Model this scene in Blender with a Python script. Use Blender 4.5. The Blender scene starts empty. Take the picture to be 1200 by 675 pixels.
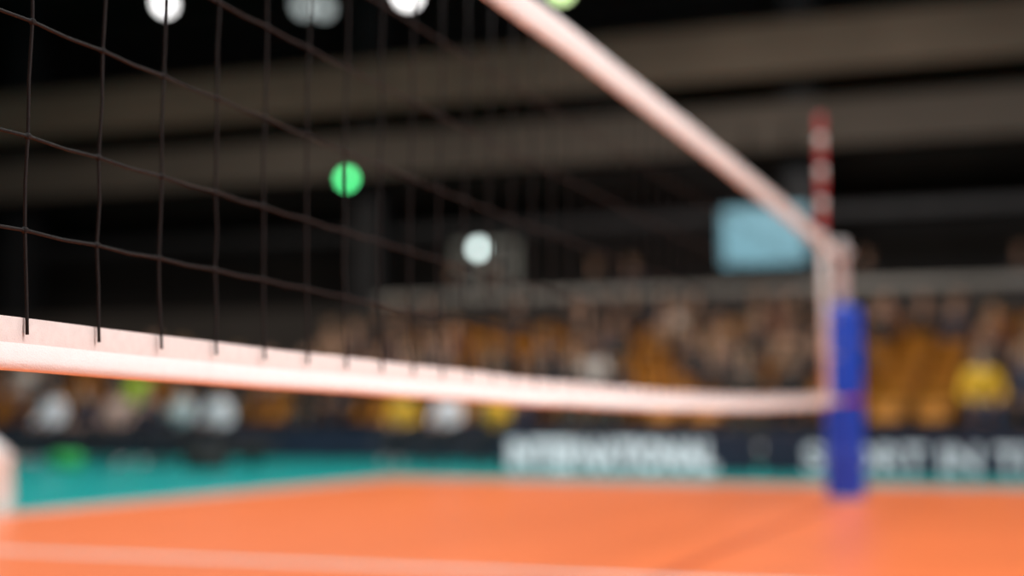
import bpy, bmesh, math, random
from mathutils import Vector, Matrix, noise
random.seed(7)
sc = bpy.context.scene
sc.view_settings.view_transform = 'Standard'
COL = sc.collection

# ---------------------------------------------------------------- materials
def mat(name, col, rough=0.6, var=0.12, scale=8.0, emit=None, estr=0.0, metal=0.0, bump=0.0, bscale=60.0, spec=0.5):
    m = bpy.data.materials.new(name); m.use_nodes = True
    nt = m.node_tree; b = nt.nodes['Principled BSDF']
    b.inputs['Roughness'].default_value = rough
    b.inputs['Metallic'].default_value = metal
    b.inputs['Specular IOR Level'].default_value = spec
    tc = nt.nodes.new('ShaderNodeTexCoord')
    n = nt.nodes.new('ShaderNodeTexNoise'); n.inputs['Scale'].default_value = scale; n.inputs['Detail'].default_value = 3
    r = nt.nodes.new('ShaderNodeValToRGB')
    r.color_ramp.elements[0].position = 0.3; r.color_ramp.elements[1].position = 0.7
    r.color_ramp.elements[0].color = tuple(max(0, c*(1-var)) for c in col)+(1,)
    r.color_ramp.elements[1].color = tuple(min(1, c*(1+var)) for c in col)+(1,)
    nt.links.new(tc.outputs['Object'], n.inputs['Vector'])
    nt.links.new(n.outputs['Fac'], r.inputs['Fac'])
    nt.links.new(r.outputs['Color'], b.inputs['Base Color'])
    if bump > 0:
        n2 = nt.nodes.new('ShaderNodeTexNoise'); n2.inputs['Scale'].default_value = bscale
        bp = nt.nodes.new('ShaderNodeBump'); bp.inputs['Strength'].default_value = bump; bp.inputs['Distance'].default_value = 0.01
        nt.links.new(tc.outputs['Object'], n2.inputs['Vector'])
        nt.links.new(n2.outputs['Fac'], bp.inputs['Height'])
        nt.links.new(bp.outputs['Normal'], b.inputs['Normal'])
    if emit:
        b.inputs['Emission Color'].default_value = tuple(emit)+(1,)
        b.inputs['Emission Strength'].default_value = estr
    return m

M = {}
M['teal'] = mat('teal_sport_floor', (0.004, 0.36, 0.34), 0.33, 0.05, 0.6, bump=0.02)
M['orange'] = mat('orange_sport_floor', (0.90, 0.205, 0.062), 0.36, 0.05, 0.7, bump=0.02)
M['line'] = mat('court_line_paint', (0.8, 0.74, 0.68), 0.4, 0.04)
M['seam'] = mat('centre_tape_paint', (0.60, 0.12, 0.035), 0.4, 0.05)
M['wall'] = mat('dark_wall_paint', (0.034, 0.029, 0.026), 0.8, 0.25, 0.5)
M['ceil'] = mat('dark_ceiling', (0.05, 0.043, 0.038), 0.9, 0.3, 0.6)
M['beam'] = mat('timber_fascia', (0.38, 0.285, 0.215), 0.7, 0.18, 0.35)
M['beamdark'] = mat('timber_fascia_dark', (0.21, 0.17, 0.14), 0.7, 0.18, 0.35)
M['steel'] = mat('dark_steel', (0.05, 0.05, 0.055), 0.5, 0.2, 3, metal=0.4)
M['conc'] = mat('concrete', (0.06, 0.05, 0.045), 0.85, 0.2, 2)
M['rail'] = mat('pale_rail', (0.32, 0.31, 0.29), 0.5, 0.2, 0.8)
M['seat'] = mat('orange_seat_plastic', (0.70, 0.30, 0.03), 0.45, 0.12, 0.5)
M['board'] = mat('navy_board', (0.018, 0.022, 0.045), 0.4, 0.2, 2)
M['boardtxt'] = mat('white_glow_letters', (0.8, 0.8, 0.83), 0.5, 0.04, emit=(0.9, 0.92, 1), estr=0.25)  # faint glow added to the white so the lettering reads bright
M['boardtxt2'] = mat('grey_glow_letters', (0.62, 0.62, 0.66), 0.5, 0.04, emit=(0.9, 0.92, 1), estr=0.15)  # dimmer lettering, also with a weak glow added to its colour
M['pad'] = mat('blue_vinyl_pad', (0.012, 0.075, 0.62), 0.4, 0.1, 6, bump=0.05, bscale=20)
M['post'] = mat('white_post_paint', (0.60, 0.58, 0.58), 0.4, 0.05)
M['tape'] = mat('white_net_tape', (0.84, 0.82, 0.80), 0.75, 0.02, 40, bump=0.25, bscale=400)
M['tapetop'] = mat('net_tape_hem', (0.80, 0.62, 0.57), 0.8, 0.05, 60, bump=0.3, bscale=500)
M['string'] = mat('black_net_cord', (0.010, 0.008, 0.0075), 0.75, 0.3, 300, bump=0.3, bscale=900, spec=0.25)
M['red'] = mat('antenna_red', (0.42, 0.012, 0.015), 0.4, 0.05)
M['white'] = mat('antenna_white', (0.8, 0.77, 0.74), 0.4, 0.03)
M['black'] = mat('black_plastic', (0.012, 0.012, 0.013), 0.5, 0.2)
M['eye'] = mat('eye_dark', (0.02, 0.012, 0.01), 0.3, 0.1)
M['lip'] = mat('lip', (0.35, 0.11, 0.09), 0.5, 0.1)
M['led'] = mat('floodlight_lens', (1, 1, 1), 0.3, 0.0, emit=(1, 0.98, 0.97), estr=6)
M['leddim'] = mat('dim_lens', (1, 1, 1), 0.3, 0.0, emit=(0.85, 0.95, 0.95), estr=0.7)
M['ledyel'] = mat('warm_lens', (1, 1, 1), 0.3, 0.0, emit=(0.75, 1.0, 0.45), estr=4)
M['ledgrn'] = mat('green_lens', (0.1, 0.8, 0.3), 0.3, 0.0, emit=(0.12, 1.0, 0.32), estr=5.8)
M['ledwht'] = mat('wall_light_lens', (1, 1, 1), 0.3, 0.0, emit=(0.8, 0.98, 0.95), estr=4.8)
M['screen'] = mat('screen_glass', (0.05, 0.1, 0.12), 0.2, 0.1, 1, emit=(0.30, 0.62, 0.74), estr=0.7)
M['panel'] = mat('grey_panel', (0.36, 0.37, 0.34), 0.5, 0.1, 2)

# ---------------------------------------------------------------- mesh helpers
def new_obj(name, bm, mats, parent=None, smooth=False, loc=None):
    me = bpy.data.meshes.new(name); bm.normal_update(); bm.to_mesh(me); bm.free()
    for m in mats: me.materials.append(m)
    if smooth:
        for p in me.polygons: p.use_smooth = True
    o = bpy.data.objects.new(name, me); COL.objects.link(o)
    if parent: o.parent = parent
    if loc: o.location = loc
    return o

def empty(name, loc=(0, 0, 0)):
    o = bpy.data.objects.new(name, None); o.location = loc; COL.objects.link(o); o.empty_display_size = 0.1
    return o

def box(bm, c, s, mi=0, rz=0.0, bev=0.0):
    r = bmesh.ops.create_cube(bm, size=1.0)
    vs = r['verts']
    bmesh.ops.scale(bm, vec=s, verts=vs)
    if rz: bmesh.ops.rotate(bm, cent=(0, 0, 0), matrix=Matrix.Rotation(rz, 3, 'Z'), verts=vs)
    bmesh.ops.translate(bm, vec=c, verts=vs)
    fs = set(f for v in vs for f in v.link_faces)
    for f in fs: f.material_index = mi
    if bev > 0:
        es = list(set(e for v in vs for e in v.link_edges))
        rr = bmesh.ops.bevel(bm, geom=es, offset=bev, segments=2, affect='EDGES', profile=0.6)
        for f in rr['faces']: f.material_index = mi

def tube(bm, pts, rad, n=8, mi=0, cap=True, up=None):
    pts = [Vector(p) for p in pts]
    rads = rad if isinstance(rad, (list, tuple)) else [rad]*len(pts)
    rings = []
    for i, p in enumerate(pts):
        if i == 0: d = pts[1]-p
        elif i == len(pts)-1: d = p-pts[i-1]
        else: d = pts[i+1]-pts[i-1]
        d.normalize()
        u = Vector(up) if up else (Vector((1, 0, 0)) if abs(d.x) < 0.8 else Vector((0, 0, 1)))
        a = d.cross(u).normalized(); b = d.cross(a).normalized()
        rings.append([bm.verts.new(p+(a*math.cos(2*math.pi*k/n)+b*math.sin(2*math.pi*k/n))*rads[i]) for k in range(n)])
    for i in range(len(rings)-1):
        for k in range(n):
            f = bm.faces.new((rings[i][k], rings[i][(k+1) % n], rings[i+1][(k+1) % n], rings[i+1][k])); f.material_index = mi; f.smooth = True
    if cap:
        f = bm.faces.new(rings[0][::-1]); f.material_index = mi
        f = bm.faces.new(rings[-1]); f.material_index = mi

def ball(bm, c, s, mi=0, seg=12, ring=8):
    r = bmesh.ops.create_uvsphere(bm, u_segments=seg, v_segments=ring, radius=1.0)
    bmesh.ops.scale(bm, vec=s, verts=r['verts'])
    bmesh.ops.translate(bm, vec=c, verts=r['verts'])
    for f in set(f for v in r['verts'] for f in v.link_faces): f.material_index = mi; f.smooth = True
    return r['verts']

# ---------------------------------------------------------------- hall shell
X0, X1, Y0, Y1, ZC = -34.0, 14.0, -9.0, 31.0, 11.0
def slab(name, c, s, m):
    bm = bmesh.new(); box(bm, c, s); return new_obj(name, bm, [m])
slab('floor', ((X0+X1)/2, (Y0+Y1)/2, -0.1), (X1-X0, Y1-Y0, 0.2), M['teal'])
slab('ceiling', ((X0+X1)/2, (Y0+Y1)/2, ZC+0.1), (X1-X0, Y1-Y0, 0.2), M['ceil'])
slab('wall_back', ((X0+X1)/2, Y1+0.1, ZC/2), (X1-X0, 0.2, ZC), M['wall'])
slab('wall_front', ((X0+X1)/2, Y0-0.1, ZC/2), (X1-X0, 0.2, ZC), M['wall'])
slab('wall_left', (X0-0.1, (Y0+Y1)/2, ZC/2), (0.2, Y1-Y0, ZC), M['wall'])
slab('wall_right', (X1+0.1, (Y0+Y1)/2, ZC/2), (0.2, Y1-Y0, ZC), M['wall'])

NX = -1.3125
# court surface + lines
court = empty('volleyball_court')
bm = bmesh.new(); box(bm, (NX, 4.9, 0.002), (8.6, 13.7, 0.004)); new_obj('court_surface', bm, [M['orange']], court)
bm = bmesh.new()
for c, s in [((NX-4.3, 4.9), (0.08, 13.7)), ((NX+4.3, 4.9), (0.08, 13.7)), ((NX, 11.75), (8.68, 0.09)),
             ((NX, -1.95), (8.68, 0.09)), ((NX, 4.86), (8.6, 0.085))]:
    box(bm, (c[0], c[1], 0.0055), (s[0], s[1], 0.003))
new_obj('court_lines', bm, [M['line']], court)
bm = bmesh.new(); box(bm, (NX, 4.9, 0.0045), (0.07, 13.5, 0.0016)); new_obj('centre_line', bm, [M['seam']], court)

# fascia beams
def beam(name, z0, z1, y, m, d=0.7):
    bm = bmesh.new(); box(bm, ((X0+X1)/2, y, (z0+z1)/2), (X1-X0, d, z1-z0), bev=0.03); return new_obj(name, bm, [m])
beam('trim_1', 7.1, 8.15, 27.2, M['beam'])
beam('trim_2', 5.65, 6.55, 27.2, M['beamdark'])
beam('trim_3', 4.5, 4.75, 28.6, M['steel'], 0.4)
for i, x in enumerate([-32, -23.5, -14.0, -4.5, 5.0]):
    bm = bmesh.new(); box(bm, (x, 28.2, 5.5), (0.7, 0.6, 11.0), bev=0.04)
    o = new_obj('column' if i == 0 else 'column.%03d' % i, bm, [M['steel']])

# ceiling truss
def truss(name, y, z):
    bm = bmesh.new()
    for dy, dz in ((-0.25, 0), (0.25, 0), (0, 0.5)):
        tube(bm, [(X0+0.3, y+dy, z+dz), (X1-0.3, y+dy, z+dz)], 0.05, 6)
    x = X0+0.5
    while x < X1-1.2:
        for dy in (-0.25, 0.25):
            a = (x, y+dy, z); b = (x+0.5, y, z+0.5); c = (x+1.0, y+dy, z)
            tube(bm, [a, b], 0.025, 5); tube(bm, [b, c], 0.025, 5)
        x += 1.0
    for xx in range(int(X0)+4, int(X1), 8):
        tube(bm, [(xx, y, z+0.5), (xx, y, ZC)], 0.03, 6)
    new_obj(name, bm, [M['steel']])
truss('ceiling_truss', 24.5, 9.7)
truss('ceiling_truss.001', 18.0, 9.8)
truss('ceiling_truss.002', 29.5, 9.2)

def flood(name, x, y, z, r, ml, ztop):
    e = empty(name, (x, y, z))
    bm = bmesh.new()
    T = Matrix.Rotation(math.radians(-55), 3, 'X')   # lens looks down and to the court
    def P(v): return T @ Vector(v)
    tube(bm, [P((0, 0, 0)), P((0, 0, 0.08)), P((0, 0, r*1.2)), P((0, 0, r*1.5))], [r*1.12, r*1.12, r*0.75, r*0.4], 20)
    tube(bm, [(0-r*1.25, 0, 0.03), (0-r*1.25, 0, r*1.9), (r*1.25, 0, r*1.9), (r*1.25, 0, 0.03)], 0.015, 6, up=(0, 1, 0))
    tube(bm, [(0, 0, r*1.9), (0, 0, ztop-z)], 0.025, 6)
    new_obj('housing', bm, [M['black']], e)
    bm = bmesh.new()
    tube(bm, [P((0, 0, -0.02)), P((0, 0, 0.01))], [r, r], 24)
    new_obj('lens', bm, [ml], e)
flood('ceiling_floodlight', -16.9, 24.4, 9.08, 0.17, M['led'], 9.65)
flood('ceiling_floodlight.001', -13.65, 24.4, 8.68, 0.17, M['leddim'], 9.65)
flood('ceiling_floodlight.002', -13.2, 24.4, 8.60, 0.17, M['leddim'], 9.65)
flood('ceiling_floodlight.003', -11.37, 24.4, 8.68, 0.2, M['led'], 9.65)
flood('ceiling_floodlight.004', -8.25, 24.4, 8.42, 0.17, M['ledyel'], 9.65)

def beacon(name, x, y, z, r, ml, ztop):
    e = empty(name, (x, y, z))
    bm = bmesh.new()
    tube(bm, [(0, 0.12, 0), (0, 0.0, 0), (0, -0.04, 0)], [r*0.9, r*1.15, r*1.15], 20, up=(1, 0, 0))
    tube(bm, [(0, 0.06, r), (0, 0.06, ztop-z)], 0.02, 6)
    new_obj('housing', bm, [M['black']], e)
    bm = bmesh.new(); ball(bm, (0, -0.04, 0), (r, r*0.45, r), 0, 20, 12)
    new_obj('lens', bm, [ml], e)
beacon('green_signal_light', -13.86, 26.4, 5.50, 0.125, M['ledgrn'], 5.7) if False else beacon('green_signal_light', -13.66, 26.4, 5.52, 0.125, M['ledgrn'], 5.7)

# screen
e = empty('video_screen', (-4.9, 26.2, 3.9))
bm = bmesh.new(); box(bm, (0, 0, 0), (1.66, 0.1, 1.16), bev=0.02)
tube(bm, [(-0.4, 0.05, 0.5), (-0.4, 0.6, 2.2)], 0.03, 6); tube(bm, [(0.4, 0.05, 0.5), (0.4, 0.6, 2.2)], 0.03, 6)
new_obj('frame', bm, [M['black']], e)
bm = bmesh.new(); box(bm, (0, -0.056, 0), (1.56, 0.012, 1.06)); new_obj('display', bm, [M['screen']], e)

# grey scoreboard with lamp
e = empty('scoreboard', (-10.45, 26.2, 3.55))
bm = bmesh.new(); box(bm, (0, 0, 0), (1.35, 0.12, 0.95), bev=0.03)
for ix in range(2):
    for iz in range(2):
        box(bm, (-0.32+0.64*ix, -0.065, -0.2+0.4*iz), (0.48, 0.02, 0.3), 1)
tube(bm, [(-0.4, 0.0, -0.45), (-0.4, -0.02, -0.85)], 0.03, 6); tube(bm, [(0.4, 0.0, -0.45), (0.4, -0.02, -0.85)], 0.03, 6)
new_obj('panel', bm, [M['panel'], M['steel']], e)
beacon('wall_spotlight', -10.5, 25.95, 3.87, 0.115, M['ledwht'], 4.03)

# ---------------------------------------------------------------- stands
NR, RY, RD, RH, RZ = 8, 17.3, 0.95, 0.19, 0.10
bm = bmesh.new()
for i in range(NR):
    y0 = RY-0.55+RD*i
    y1 = RY-0.55+RD*NR
    zt = RZ+RH*i; zb = RZ+RH*(i-1) if i else 0
    box(bm, (-10, (y0+y1)/2, (zt+zb)/2), (44, y1-y0, zt-zb))
new_obj('grandstand', bm, [M['conc']])
YB = RY-0.55+RD*NR+0.15
bm = bmesh.new(); box(bm, (-10, YB, 1.31), (44, 0.28, 2.62)); new_obj('parapet', bm, [M['wall']])
e = empty('balcony_railing')
bm = bmesh.new(); box(bm, (0, YB, 2.78), (24, 0.14, 0.15), bev=0.02)
for k in range(25):
    box(bm, (-11.9+k*0.99, YB, 2.665), (0.05, 0.05, 0.09))
new_obj('rail', bm, [M['rail']], e)

# seats
bm = bmesh.new()
def seatmesh(bm):
    n = 6
    prof = [(-0.22, 0.405), (-0.18, 0.425), (-0.05, 0.41), (0.08, 0.405), (0.17, 0.43), (0.21, 0.52), (0.235, 0.65), (0.25, 0.80)]
    vs = []
    for j in range(n+1):
        u = -1+2*j/n; x = 0.22*u
        row = [bm.verts.new((x, y+(-0.015*u*u if k > 4 else 0), z+(0.02*u*u if k < 5 else -0.015*u*u*(k == 7)))) for k, (y, z) in enumerate(prof)]
        vs.append(row)
    fs = []
    for j in range(n):
        for k in range(len(prof)-1):
            fs.append(bm.faces.new((vs[j][k], vs[j+1][k], vs[j+1][k+1], vs[j][k+1])))
    bmesh.ops.solidify(bm, geom=fs, thickness=0.02)
    for f in bm.faces: f.smooth = True
    box(bm, (0, 0.02, 0.21), (0.06, 0.06, 0.38), 1); box(bm, (0, 0.02, 0.39), (0.26, 0.22, 0.02), 1); box(bm, (0, 0.02, 0.015), (0.2, 0.2, 0.03), 1)
seatmesh(bm)
SX0, SP, SN = -31.0, 0.55, 76
NL = 36            # seats in the low left block (x < -11.4), 4 tiers
LT = 4
seats = new_obj('stadium_seats', bm, [M['seat'], M['steel']], loc=(SX0+SP*NL, RY+0.1, RZ))
seats2 = bpy.data.objects.new('stadium_seats.001', seats.data); COL.objects.link(seats2); seats2.location = (SX0, RY+0.1, RZ)
for o, n, t in ((seats, SN-NL, NR), (seats2, NL-1, LT)):
    a = o.modifiers.new('row', 'ARRAY'); a.use_relative_offset = False; a.use_constant_offset = True; a.constant_offset_displace = (SP, 0, 0); a.count = n
    a = o.modifiers.new('tier', 'ARRAY'); a.use_relative_offset = False; a.use_constant_offset = True; a.constant_offset_displace = (0, RD, RH); a.count = t

# ---------------------------------------------------------------- people
def build_person(lean=0.0, arms='lap', turn=0.0, stand=False, long_hair=False, spread=0.0):
    J = {}; R = {}
    def add(n, p, r): J[n] = Vector(p); R[n] = r if isinstance(r, tuple) else (r, r)
    add('pelvis', (0, 0, 0), (0.15, 0.12))
    add('belly', (0, -0.005, 0.14), (0.135, 0.105))
    add('ribs', (0, -0.01, 0.28), (0.15, 0.115))
    add('chest', (0, 0.0, 0.40), (0.15, 0.11))
    add('neck', (0, -0.005, 0.51), 0.055)
    add('jaw', (0, -0.02, 0.575), (0.068, 0.072))
    add('face', (0, -0.03, 0.65), (0.078, 0.092))
    add('crown', (0, -0.02, 0.73), (0.068, 0.08))
    for s, n in ((-1, 'L'), (1, 'R')):
        add('sho'+n, (s*0.165, 0.0, 0.43), 0.058)
        if arms == 'lap': e, w, h = (s*0.235, -0.06, 0.18), (s*0.15, -0.27, 0.125), (s*0.12, -0.345, 0.115)
        elif arms == 'clap': e, w, h = (s*0.25, -0.10, 0.20), (s*0.07, -0.30, 0.34), (s*0.025, -0.35, 0.40)
        elif arms == 'chin': e, w, h = (s*0.2, -0.26, 0.16), (s*0.08, -0.22, 0.40), (s*0.05, -0.17, 0.47)
        else: e, w, h = (s*0.225, 0.02, 0.16), (s*0.235, -0.05, -0.08), (s*0.235, -0.07, -0.16)
        add('elb'+n, e, 0.044); add('wri'+n, w, 0.028); add('han'+n, h, (0.034, 0.022))
        if stand:
            add('hip'+n, (s*0.095, 0, -0.06), 0.092); add('kne'+n, (s*0.11, -0.01, -0.47), 0.06)
            add('cal'+n, (s*0.112, 0.02, -0.62), 0.058)
            add('ank'+n, (s*0.115, 0.01, -0.87), 0.038); add('toe'+n, (s*0.13, -0.17, -0.915), 0.034)
        else:
            sp = s*(0.12+spread)
            add('hip'+n, (s*0.1, -0.04, 0.0), 0.092); add('kne'+n, (sp, -0.44, 0.02), 0.062)
            add('cal'+n, (sp, -0.43, -0.14), 0.056)
            add('ank'+n, (sp, -0.44, -0.43), 0.038); add('toe'+n, (sp*1.08, -0.62, -0.485), 0.034)
    up = ['belly', 'ribs', 'chest', 'neck', 'jaw', 'face', 'crown', 'shoL', 'shoR', 'elbL', 'elbR', 'wriL', 'wriR', 'hanL', 'hanR']
    Rm = Matrix.Rotation(lean, 3, 'X')
    for n in up:
        if lean and arms == 'lap' and n[:3] in ('wri', 'han'): continue
        J[n] = Rm @ J[n]
    for n in ('jaw', 'face', 'crown'):
        J[n] = J['neck']+(Matrix.Rotation(turn, 3, 'Z') @ (Matrix.Rotation(lean, 3, 'X').inverted() @ (J[n]-J['neck'])))
    names = list(J); idx = {n: i for i, n in enumerate(names)}
    E = [('pelvis', 'belly'), ('belly', 'ribs'), ('ribs', 'chest'), ('chest', 'neck'), ('neck', 'jaw'), ('jaw', 'face'), ('face', 'crown')]
    for n in 'LR': E += [('chest', 'sho'+n), ('sho'+n, 'elb'+n), ('elb'+n, 'wri'+n), ('wri'+n, 'han'+n), ('pelvis', 'hip'+n), ('hip'+n, 'kne'+n), ('kne'+n, 'cal'+n), ('cal'+n, 'ank'+n), ('ank'+n, 'toe'+n)]
    me = bpy.data.meshes.new('p'); me.from_pydata([J[n] for n in names], [(idx[a], idx[b]) for a, b in E], [])
    o = bpy.data.objects.new('p', me); COL.objects.link(o)
    o.modifiers.new('s', 'SKIN')
    if not me.skin_vertices:
        bpy.context.view_layer.objects.active = o; bpy.ops.mesh.customdata_skin_add()
    for n in names:
        sv = me.skin_vertices[0].data[idx[n]]; sv.radius = R[n]; sv.use_root = (n == 'pelvis')
    ss = o.modifiers.new('ss', 'SUBSURF'); ss.levels = 1; ss.render_levels = 1
    dg = bpy.context.evaluated_depsgraph_get(); dg.update()
    ev = bpy.data.meshes.new_from_object(o.evaluated_get(dg))
    bpy.data.objects.remove(o); bpy.data.meshes.remove(me)
    bm = bmesh.new(); bm.from_mesh(ev); bpy.data.meshes.remove(ev)
    def region(a, b):
        s = {a[:3], b[:3]}
        if s & {'jaw', 'fac', 'cro'}: return 0
        if s == {'wri', 'han'}: return 0
        if s == {'ank', 'toe'}: return 3
        if s & {'hip', 'kne', 'cal', 'ank'}: return 2
        return 1
    segs = [(J[a], J[b], region(a, b)) for a, b in E]
    nk = J['neck']
    for f in bm.faces:
        c = f.calc_center_median(); best = 9; r = 1
        for a, b, g in segs:
            d = b-a; t = max(0, min(1, (c-a).dot(d)/d.dot(d))); q = (c-(a+d*t)).length
            if q < best: best, r = q, g
        if (c-nk).length < 0.075 and c.z > nk.z-0.01: r = 0
        f.material_index = r; f.smooth = True
    Hc = J['face']; HR = Matrix.Rotation(turn, 3, 'Z')
    def H(v): return Hc+HR @ Vector(v)
    for s in (-1, 1):
        ball(bm, H((s*0.032, -0.080, 0.012)), (0.011, 0.008, 0.008), 5, 8, 6)
        ball(bm, H((s*0.080, 0.0, 0.0)), (0.012, 0.02, 0.03), 0, 8, 6)
        tube(bm, [H((s*0.05, -0.076, 0.032)), H((s*0.03, -0.09, 0.036)), H((s*0.015, -0.088, 0.032))], 0.004, 5, 4)
    tube(bm, [H((0, -0.085, 0.012)), H((0, -0.100, -0.012)), H((0, -0.105, -0.024)), H((0, -0.085, -0.032))], [0.008, 0.011, 0.014, 0.009], 8, 0)
    tube(bm, [H((-0.024, -0.076, -0.052)), H((0, -0.088, -0.054)), H((0.024, -0.076, -0.052))], [0.004, 0.007, 0.004], 6, 6, up=(0, 0, 1))
    vs = ball(bm, (0, 0, 0), (0.094, 0.108, 0.098), 4, 16, 12)
    for v in vs:
        c = v.co
        if c.y < -0.03 and c.z < 0.045: c.y = -0.03; c.z = max(c.z, 0.0)
        if c.z < -0.05 and not long_hair: c.z = -0.05
        if long_hair and c.z < 0 and c.y > -0.04: c.z = c.z*2.3; c.y *= 1.05
        v.co = H((c.x, c.y+0.012, c.z+0.028))
    for s, n in ((-1, 'L'), (1, 'R')):
        h = J['han'+n]; d = (h-J['wri'+n]).normalized()
        side = Vector((0, 0, 1)).cross(d)
        if side.length < 0.2: side = Vector((0, 1, 0))
        side.normalize(); nrm = d.cross(side).normalized()
        if nrm.z > 0: nrm = -nrm
        for k, (off, L) in enumerate([(-0.026, 0.062), (-0.009, 0.074), (0.009, 0.078), (0.026, 0.07)]):
            b0 = h+side*off; b1 = b0+d*L*0.5+nrm*0.004; b2 = b1+d*L*0.32+nrm*0.016; b3 = b2+d*L*0.18+nrm*0.014
            tube(bm, [b0-d*0.01, b1, b2, b3], [0.0095, 0.009, 0.008, 0.006], 6, 0)
        t = -s if side.x > 0 else s
        b0 = h-d*0.045+side*0.02*t
        tube(bm, [b0, b0+side*0.025*t+d*0.02, b0+side*0.032*t+d*0.048+nrm*0.008], [0.012, 0.0105, 0.008], 6, 0)
    me = bpy.data.meshes.new('figure'); bm.normal_update(); bm.to_mesh(me); bm.free()
    return me

skins = [mat('skin_%d' % i, c, 0.55, 0.06, 12) for i, c in enumerate([(0.54, 0.33, 0.23), (0.42, 0.24, 0.16), (0.24, 0.13, 0.08)])]
shirts = [mat('shirt_%d' % i, c, 0.8, 0.1, 10) for i, c in enumerate([
    (0.02, 0.02, 0.025), (0.03, 0.03, 0.045), (0.65, 0.61, 0.57), (0.03, 0.025, 0.025), (0.18, 0.07, 0.04),
    (0.03, 0.035, 0.06), (0.35, 0.22, 0.14), (0.015, 0.015, 0.015), (0.07, 0.055, 0.05), (0.02, 0.018, 0.018), (0.015, 0.012, 0.012)])]
WHITE = mat('shirt_white', (0.85, 0.85, 0.90), 0.8, 0.03); LIME = mat('shirt_lime', (0.5, 0.8, 0.03), 0.8, 0.05)
YEL = mat('shirt_yellow', (0.85, 0.48, 0.03), 0.8, 0.05); NAVY = mat('shirt_navy', (0.012, 0.016, 0.04), 0.8, 0.1)
LBLUE = mat('shirt_pale_blue', (0.5, 0.6, 0.62), 0.8, 0.05)
PINK = mat('shirt_pale_pink', (0.6, 0.4, 0.34), 0.8, 0.05)
pants = [mat('trousers_%d' % i, c, 0.85, 0.1, 10) for i, c in enumerate([(0.018, 0.018, 0.026), (0.03, 0.04, 0.08), (0.07, 0.06, 0.05)])]
shoes = [mat('shoes_%d' % i, c, 0.6, 0.1) for i, c in enumerate([(0.03, 0.03, 0.03), (0.5, 0.5, 0.5)])]
hairs = [mat('hair_%d' % i, c, 0.7, 0.2, 40) for i, c in enumerate([(0.02, 0.013, 0.01), (0.05, 0.028, 0.015), (0.2, 0.12, 0.05)])]
variants = [build_person(0.0, 'lap', 0.1), build_person(0.18, 'lap', -0.2, long_hair=True), build_person(0.1, 'clap', 0.25),
            build_person(0.35, 'chin', 0.0, spread=0.08), build_person(0.05, 'clap', -0.15, long_hair=True), build_person(0.25, 'lap', 0.3, spread=0.05)]
standers = [build_person(0, 'side', 0.2, stand=True), build_person(0.05, 'clap', -0.2, stand=True, long_hair=True)]
for me in variants+standers:
    for m in (skins[0], shirts[0], pants[0], shoes[0], hairs[0], M['eye'], M['lip']): me.materials.append(m)
def person(name, me, loc, rz=0.0, shirt=None, pant=None, sc_=1.0, parent=None, hair=None):
    o = bpy.data.objects.new(name, me); COL.objects.link(o)
    ms = [random.choice(skins[:2]+skins), shirt or random.choice(shirts), pant or random.choice(pants), random.choice(shoes), hair or random.choice(hairs)]
    for i, m in enumerate(ms):
        o.material_slots[i].link = 'OBJECT'; o.material_slots[i].material = m
    o.location = loc; o.rotation_euler = (0, 0, rz); o.scale = (sc_,)*3
    if parent: o.parent = parent
    return o

crowd = empty('seated_crowd')
ZP = 0.525
for i in range(NR):
    for j in range(SN):
        if j == NL-1: continue
        if j < NL and i >= LT: continue
        x = SX0+SP*j; y = RY+0.08+RD*i; z = RZ+RH*i+ZP
        d = 0.58 if i < 5 else 0.36
        d += 0.45*noise.noise(Vector((x*0.45, i*0.5, 3.3)))   # people sit in clumps
        if x < -11: d = 0.36
        if -2.3 < x < -0.8 and i >= 2: d = 0.05
        if -8.8 < x < -7.4 and i >= 3: d = 0.2
        if x > 2: d = 0.3
        sh = None
        if abs(x+12.5) < 0.28 and i == 0: d = 1; sh = LIME
        if abs(x+0.9) < 0.28 and i == 0: d = 1; sh = YEL
        if random.random() < d:
            person('spectator', random.choice(variants), (x, y, z), random.uniform(-0.35, 0.35), shirt=sh, sc_=1.0, parent=crowd)
# a few people standing on the gallery behind the railing
slab('gallery_floor', (-10, (YB+0.14+Y1)/2, 0.9), (44, Y1-YB-0.14, 1.8), M['conc'])
for j, x in enumerate([-10.9, -10.1, -8.0, -7.3, -3.0, -0.4]):
    person('gallery_spectator' if j == 0 else 'gallery_spectator.%03d' % j, standers[j % 2], (x, YB+1.15, 1.8+0.95), random.uniform(-0.4, 0.4), shirt=shirts[[0, 3, 7, 1, 3, 0][j]])

# people at the edge of the court, on low benches
BW = mat('bench_wood', (0.12, 0.07, 0.04), 0.5, 0.2, 6)
def bench(name, cx, y, L, h=0.285):
    bm = bmesh.new()
    box(bm, (0, 0, h-0.022), (L, 0.28, 0.04), 0, bev=0.01)
    for k in (-1, 1):
        xx = k*(L/2-0.25)
        box(bm, (xx, -0.1, h/2-0.02), (0.05, 0.05, h-0.04), 1); box(bm, (xx, 0.1, h/2-0.02), (0.05, 0.05, h-0.04), 1)
        box(bm, (xx, 0, 0.05), (0.04, 0.2, 0.03), 1)
    box(bm, (0, 0, h-0.07), (L-0.5, 0.03, 0.04), 1)
    return new_obj(name, bm, [BW, M['steel']], loc=(cx, y, 0))
bench('team_bench', -9.9, 13.9, 3.6)
bench('team_bench.001', -6.35, 15.0, 2.0)
lst = [(-11.05, WHITE, 0), (-10.55, NAVY, 5), (-10.12, PINK, 1), (-9.65, NAVY, 3), (-9.25, LBLUE, 2), (-8.75, WHITE, 5)]
k = 0
PS = 0.74
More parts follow.
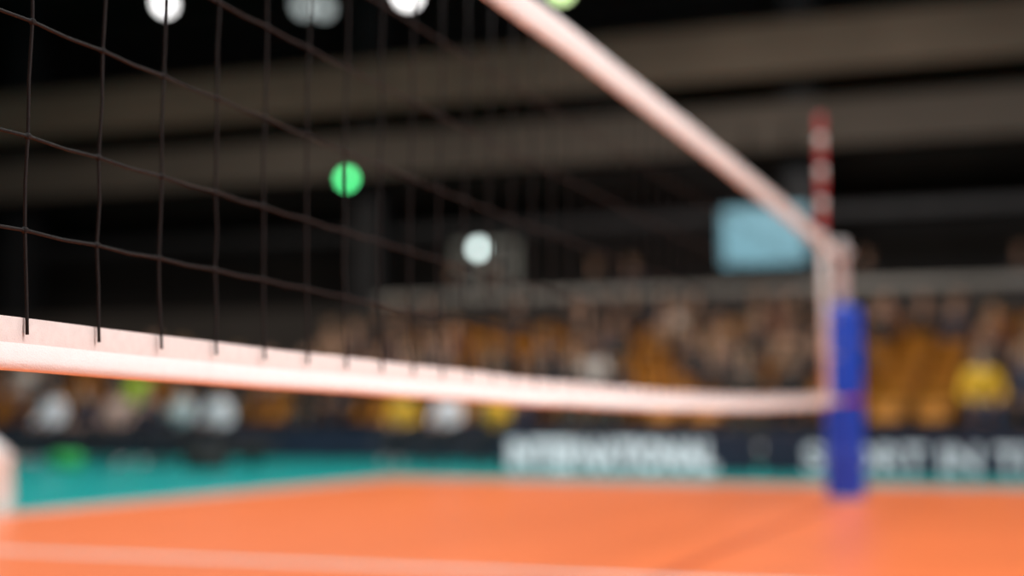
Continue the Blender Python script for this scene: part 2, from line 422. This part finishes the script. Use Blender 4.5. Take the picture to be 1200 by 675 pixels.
def athlete(x, y, sh, v):
    global k
    person('seated_player' if k == 0 else 'seated_player.%03d' % k, variants[v], (x, y, 0.525*PS), random.uniform(-0.2, 0.3), shirt=sh, pant=pants[0], sc_=PS, hair=hairs[0]); k += 1
for x, sh, v in lst: athlete(x, 13.9, sh, v)
for x, sh, v in [(-7.0, YEL, 1), (-6.45, WHITE, 0), (-5.85, YEL, 4)]: athlete(x, 15.0, sh, v)

def bag(name, x, y, m, s=1.0):
    e = empty(name, (x, y, 0)); e.scale = (s, s, s)
    bm = bmesh.new(); tube(bm, [(-0.3, 0, 0.14), (-0.26, 0, 0.14), (0.26, 0, 0.14), (0.3, 0, 0.14)], [0.09, 0.14, 0.14, 0.09], 16)
    new_obj('body', bm, [m], e)
    bm = bmesh.new(); tube(bm, [(-0.14, -0.1, 0.23), (-0.1, -0.03, 0.36), (0.1, -0.03, 0.36), (0.14, -0.1, 0.23)], 0.012, 6); new_obj('handles', bm, [M['black']], e)
bag('sports_bag', -10.1, 12.95, mat('green_fabric', (0.05, 0.50, 0.12), 0.7, 0.1), 0.6)
bag('sports_bag.001', -8.3, 12.9, mat('black_fabric', (0.02, 0.02, 0.02), 0.7, 0.1), 0.8)

# white bin at the side of the court
bm = bmesh.new()
tube(bm, [(0, 0, 0), (0, 0, 0.02), (0, 0, 0.30), (0, 0, 0.32), (0, 0, 0.34)], [0.19, 0.2, 0.18, 0.19, 0.19], 24)
tube(bm, [(0, 0, 0.34), (0, 0, 0.38), (0, 0, 0.45)], [0.18, 0.14, 0.05], 24)
new_obj('waste_bin', bm, [M['white']], loc=(-5.89, 6.76, 0.0))

# ---------------------------------------------------------------- advertising boards
def adboard(name, x0, x1, y, txt, tx0, tw, m=None, h=0.42, size=0.40, off=0.02):
    e = empty(name)
    bm = bmesh.new(); n = max(1, round((x1-x0)/2.0)); w = (x1-x0)/n
    for i in range(n):
        box(bm, (x0+w*(i+0.5), y, h/2+0.01), (w-0.02, 0.06, h-0.01), 0, bev=0.01)
        box(bm, (x0+w*(i+0.5), y+0.15, 0.012), (0.06, 0.3, 0.024), 1)
        tube(bm, [(x0+w*(i+0.5), y+0.28, 0.02), (x0+w*(i+0.5), y+0.03, h*0.85)], 0.012, 6, 1)
    new_obj('panels', bm, [M['board'], M['steel']], e)
    if txt:
        cu = bpy.data.curves.new('lettering', 'FONT'); cu.body = txt; cu.size = size; cu.extrude = 0.003; cu.offset = off
        o = bpy.data.objects.new('t', cu); COL.objects.link(o)
        dg = bpy.context.evaluated_depsgraph_get(); dg.update()
        me = bpy.data.meshes.new_from_object(o.evaluated_get(dg)); bpy.data.objects.remove(o)
        xs = [v.co.x for v in me.vertices]; w0 = max(xs)-min(xs); mn = min(xs)
        for v in me.vertices: v.co.x = (v.co.x-mn)*tw/w0
        me.materials.clear(); me.materials.append(m or M['boardtxt'])
        t = bpy.data.objects.new('lettering', me); COL.objects.link(t); t.parent = e
        t.rotation_euler = (math.radians(90), 0, 0); t.location = (tx0, y-0.034, 0.055)
adboard('advertising_board', -5.30, -2.65, 13.7, 'INTERNATIONAL', -5.2, 2.15, off=0.022, size=0.37)
adboard('advertising_board.001', -2.62, 2.8, 13.7, 'SPORT IN THE ARENA', -2.2, 3.7, M['boardtxt2'], size=0.34, off=0.010)
adboard('advertising_board.002', 2.83, 8.6, 13.7, 'ARENA', 4.0, 3.0)
adboard('advertising_board.003', -24.0, -5.6, 16.2, None, 0, 0, h=0.42)

# ---------------------------------------------------------------- net
NY0, NY1 = -0.4, 9.08
ZB, ZT = 0.662, 1.645
def sag(y):
    t = (y-1.45)/(9.1-1.45)
    return -0.043*math.sin(math.pi*t) if 0 < t < 1 else 0.0
net = empty('volleyball_net')
def sweep(bm, ys, prof, zc, sagk, mis, wob=0.0):
    rings = []
    for y in ys:
        dx = wob*noise.noise(Vector((y*1.3, zc*7, 0)))
        dz = wob*0.5*noise.noise(Vector((y*2.1, zc*3, 4)))
        rings.append([bm.verts.new((NX+dx+px, y, zc+sag(y)*sagk+pz+dz)) for px, pz in prof])
    n = len(prof)
    for i in range(len(rings)-1):
        for k in range(n):
            f = bm.faces.new((rings[i][k], rings[i+1][k], rings[i+1][(k+1) % n], rings[i][(k+1) % n])); f.material_index = mis[k]; f.smooth = True
    bm.faces.new(rings[0]); bm.faces.new(rings[-1][::-1])
ys = [NY0+i*(NY1-NY0)/160 for i in range(161)]
pb = [(0.002, 0.0365), (0.003, 0.004), (0.006, 0.001), (0.007, -0.012), (0.012, -0.022), (0.009, -0.033), (0, -0.037)]
prof = pb+[(-x, z) for x, z in pb[-2::-1]]
mis = [0, 0, 1, 1, 1, 1, 1, 1, 1, 1, 0, 0, 0]
bm = bmesh.new(); sweep(bm, ys, prof, ZB, 1.0, mis, 0.008)
bmesh.ops.recalc_face_normals(bm, faces=bm.faces)
new_obj('bottom_tape', bm, [M['tapetop'], M['tape']], net)
pt = [(0.0, 0.045), (0.009, 0.041), (0.011, 0.032), (0.006, 0.022), (0.004, 0.0), (0.003, -0.045)]
prof = pt+[(-x, z) for x, z in pt[-1:0:-1]]
KT = -0.85
bm = bmesh.new(); sweep(bm, ys, prof, ZT, KT, [0]*len(prof), 0.006)
bmesh.ops.recalc_face_normals(bm, faces=bm.faces)
new_obj('top_tape', bm, [M['tape']], net)

rows = [(0.82, 1.0), (0.951, 0.95), (1.113, 0.95), (1.275, 0.5), (1.44, 0.0)]
def rowz(z, kk, y): return z+sag(y)*kk
def cell_x(y, z): return NX+0.012*noise.noise(Vector((y*1.1, z*1.6, 2.0)))
ver = []
y = 1.580-0.158*12
while y < NY1-0.12: ver.append(y); y += 0.158
bm = bmesh.new()
R_ = 0.0026
def jit(i, j): return 0.006*noise.noise(Vector((i*3.7, j*5.1, 9.0)))
for ri, (z, kk) in enumerate(rows):
    pts = [(cell_x(NY0, z), NY0, rowz(z, kk, NY0))]
    for vi, y in enumerate(ver):
        yy = y+jit(vi, ri)
        pts.append((cell_x(yy, z), yy, rowz(z, kk, yy)))
        if vi < len(ver)-1:
            ym = y+0.079; pts.append((cell_x(ym, z), ym, rowz(z, kk, ym)-0.0025))
    pts.append((NX, NY1-0.02, rowz(z, kk, NY1)))
    tube(bm, pts, R_, 7, up=(1, 0, 0))
for vi, y in enumerate(ver):
    pts = [(NX+0.0075, y+jit(vi, 20)*0.6, ZB+0.014+sag(y)), (NX+0.006, y+jit(vi, 20), ZB+0.037+sag(y))]
    prev = pts[-1]
    for ri, (z, kk) in enumerate(rows):
        yy = y+jit(vi, ri); p = (cell_x(yy, z), yy, rowz(z, kk, yy))
        mid = ((prev[0]+p[0])/2, (prev[1]+p[1])/2+0.012*noise.noise(Vector((vi*2.3, ri*4.4, 1.0))), (prev[2]+p[2])/2)
        pts += [mid, p]; prev = p
    pts += [(NX+0.004, y, ZT-0.04+sag(y)*KT)]
    tube(bm, pts, R_*0.95, 7, up=(0, 1, 0))
    if y < 5:
        for ri, (z, kk) in enumerate(rows):
            yy = y+jit(vi, ri)
            ball(bm, (cell_x(yy, z), yy, rowz(z, kk, yy)), (0.0048, 0.0062, 0.0052), 0, 8, 6)
new_obj('mesh_cords', bm, [M['string']], net)
bm = bmesh.new()
box(bm, (NX, NY1-0.03, (ZB+ZT)/2), (0.035, 0.07, ZT-ZB+0.05), 0, bev=0.008)
box(bm, (NX, NY0+0.03, (ZB+ZT)/2), (0.02, 0.06, ZT-ZB+0.05), 0, bev=0.005)
new_obj('side_bands', bm, [M['tape']], net)
PY = 9.83
bm = bmesh.new()
for (ya, yb, g) in ((NY1, PY, -1), (NY0, NY0-0.72, 1)):
    ye = yb+g*0.05
    tube(bm, [(NX, ya+g*0.01, ZT), (NX, (ya+yb)/2, ZT+0.005), (NX, ye, ZT+0.02)], [0.03, 0.015, 0.015], 8)
    ye = yb+g*0.122
    tube(bm, [(NX, ya+g*0.01, ZB), (NX, (ya+yb)/2, ZB), (NX, ye, ZB)], [0.025, 0.012, 0.012], 8)
    for zz in (0.95, 1.2):
        tube(bm, [(NX, ya, zz), (NX, ye, zz+0.01)], 0.005, 6)
new_obj('tension_straps', bm, [M['tape']], net)

def antenna(name, y):
    bm = bmesh.new()
    z = ZB-0.05
    tube(bm, [(0, 0, z), (0, 0, ZT+0.06)], 0.018, 12, 0)
    z = ZT+0.06; i = 0; top = 2.44
    while z < top-0.01:
        L = 0.125 if i % 2 == 0 else 0.075
        z2 = min(z+L, top)
        tube(bm, [(0, 0, z), (0, 0, z2)], 0.022, 12, 1 if i % 2 == 0 else 0); z = z2; i += 1
    box(bm, (0, 0, ZB), (0.05, 0.06, 0.05), 2); box(bm, (0, 0, ZT), (0.05, 0.06, 0.06), 2)
    new_obj(name, bm, [M['white'], M['red'], M['tape']], loc=(NX+0.02, y, 0))
antenna('net_antenna', 8.85)
antenna('net_antenna.001', -0.15)

def post(name, y, sgn):
    e = empty(name, (NX, y, 0.0055))
    bm = bmesh.new()
    tube(bm, [(0, 0, 0), (0, 0, 1.70), (0, 0, 1.74), (0, 0, 1.755)], [0.042, 0.042, 0.042, 0.03], 20)
    tube(bm, [(0, 0, 0.0), (0, 0, 0.015)], 0.14, 24)
    box(bm, (0, -0.05*sgn, ZT+0.02), (0.05, 0.08, 0.09), 0, bev=0.008)
    tube(bm, [(-0.07, 0, ZT+0.02), (0.07, 0, ZT+0.02)], 0.02, 12)
    new_obj('pole', bm, [M['post']], e)
    bm = bmesh.new()
    tube(bm, [(0, 0, 0.015), (0, 0, 0.03), (0, 0, 0.05), (0, 0, 1.26), (0, 0, 1.285), (0, 0, 1.30)], [0.11, 0.128, 0.13, 0.13, 0.125, 0.10], 8)
    new_obj('pad', bm, [M['pad']], e)
    bm = bmesh.new()
    for z in (0.3, 0.662, 1.05):
        tube(bm, [(0, 0, z-0.015), (0, 0, z+0.015)], 0.133, 8, 0 if z != 0.662 else 1, cap=True)
    new_obj('pad_straps', bm, [M['pad'], M['red']], e)
post('net_post', PY, 1)
post('net_post.001', NY0-0.72, -1)

# ---------------------------------------------------------------- lights
def area(name, loc, size, power, target, col=(1, 0.98, 0.97), spread=math.pi):
    l = bpy.data.lights.new(name, 'AREA'); l.shape = 'RECTANGLE'; l.size = size[0]; l.size_y = size[1]; l.energy = power; l.color = col; l.spread = spread
    o = bpy.data.objects.new(name, l); COL.objects.link(o); o.location = loc
    o.rotation_euler = (Vector(target)-Vector(loc)).to_track_quat('-Z', 'Y').to_euler()
area('court_and_fill_light', (4, 2, 9), (5, 4), 590, (0, 4, 0))
area('court_and_fill_light', (4, 10, 9), (5, 4), 560, (0, 9, 0))
area('court_and_fill_light', (-7, 3, 9), (5, 4), 520, (-5, 5, 0))
area('court_and_fill_light', (-7, 11, 9), (5, 4), 660, (-6, 10.5, 0))
area('court_and_fill_light', (9, 2.5, 5), (3, 2), 85, (-1.3, 3.5, 1.2), (0.9, 0.97, 1.0), 1.0)  # unseen side fill, added to brighten and whiten the net tape
area('stand_light', (-4, 15.5, 9.5), (8, 1.5), 220, (-4, 20.5, 1), (1, 0.87, 0.72), 1.9)
area('stand_light', (-16, 15.5, 9.5), (8, 1.5), 190, (-16, 20.5, 1), (1, 0.87, 0.72), 1.9)
w = bpy.data.worlds.new('World'); sc.world = w; w.use_nodes = True
w.node_tree.nodes['Background'].inputs[0].default_value = (0.9, 0.8, 0.75, 1)
w.node_tree.nodes['Background'].inputs[1].default_value = 0.02

# ---------------------------------------------------------------- camera
cd = bpy.data.cameras.new('Camera'); cam = bpy.data.objects.new('Camera', cd); COL.objects.link(cam)
cam.location = (0, 0, 0.5625); cam.rotation_euler = (math.radians(95.16), 0, math.radians(20.7))
cd.lens = 50; cd.sensor_width = 36
cd.dof.use_dof = True; cd.dof.focus_distance = 1.93; cd.dof.aperture_fstop = 1.2
cd.clip_start = 0.05; cd.clip_end = 200
sc.camera = cam
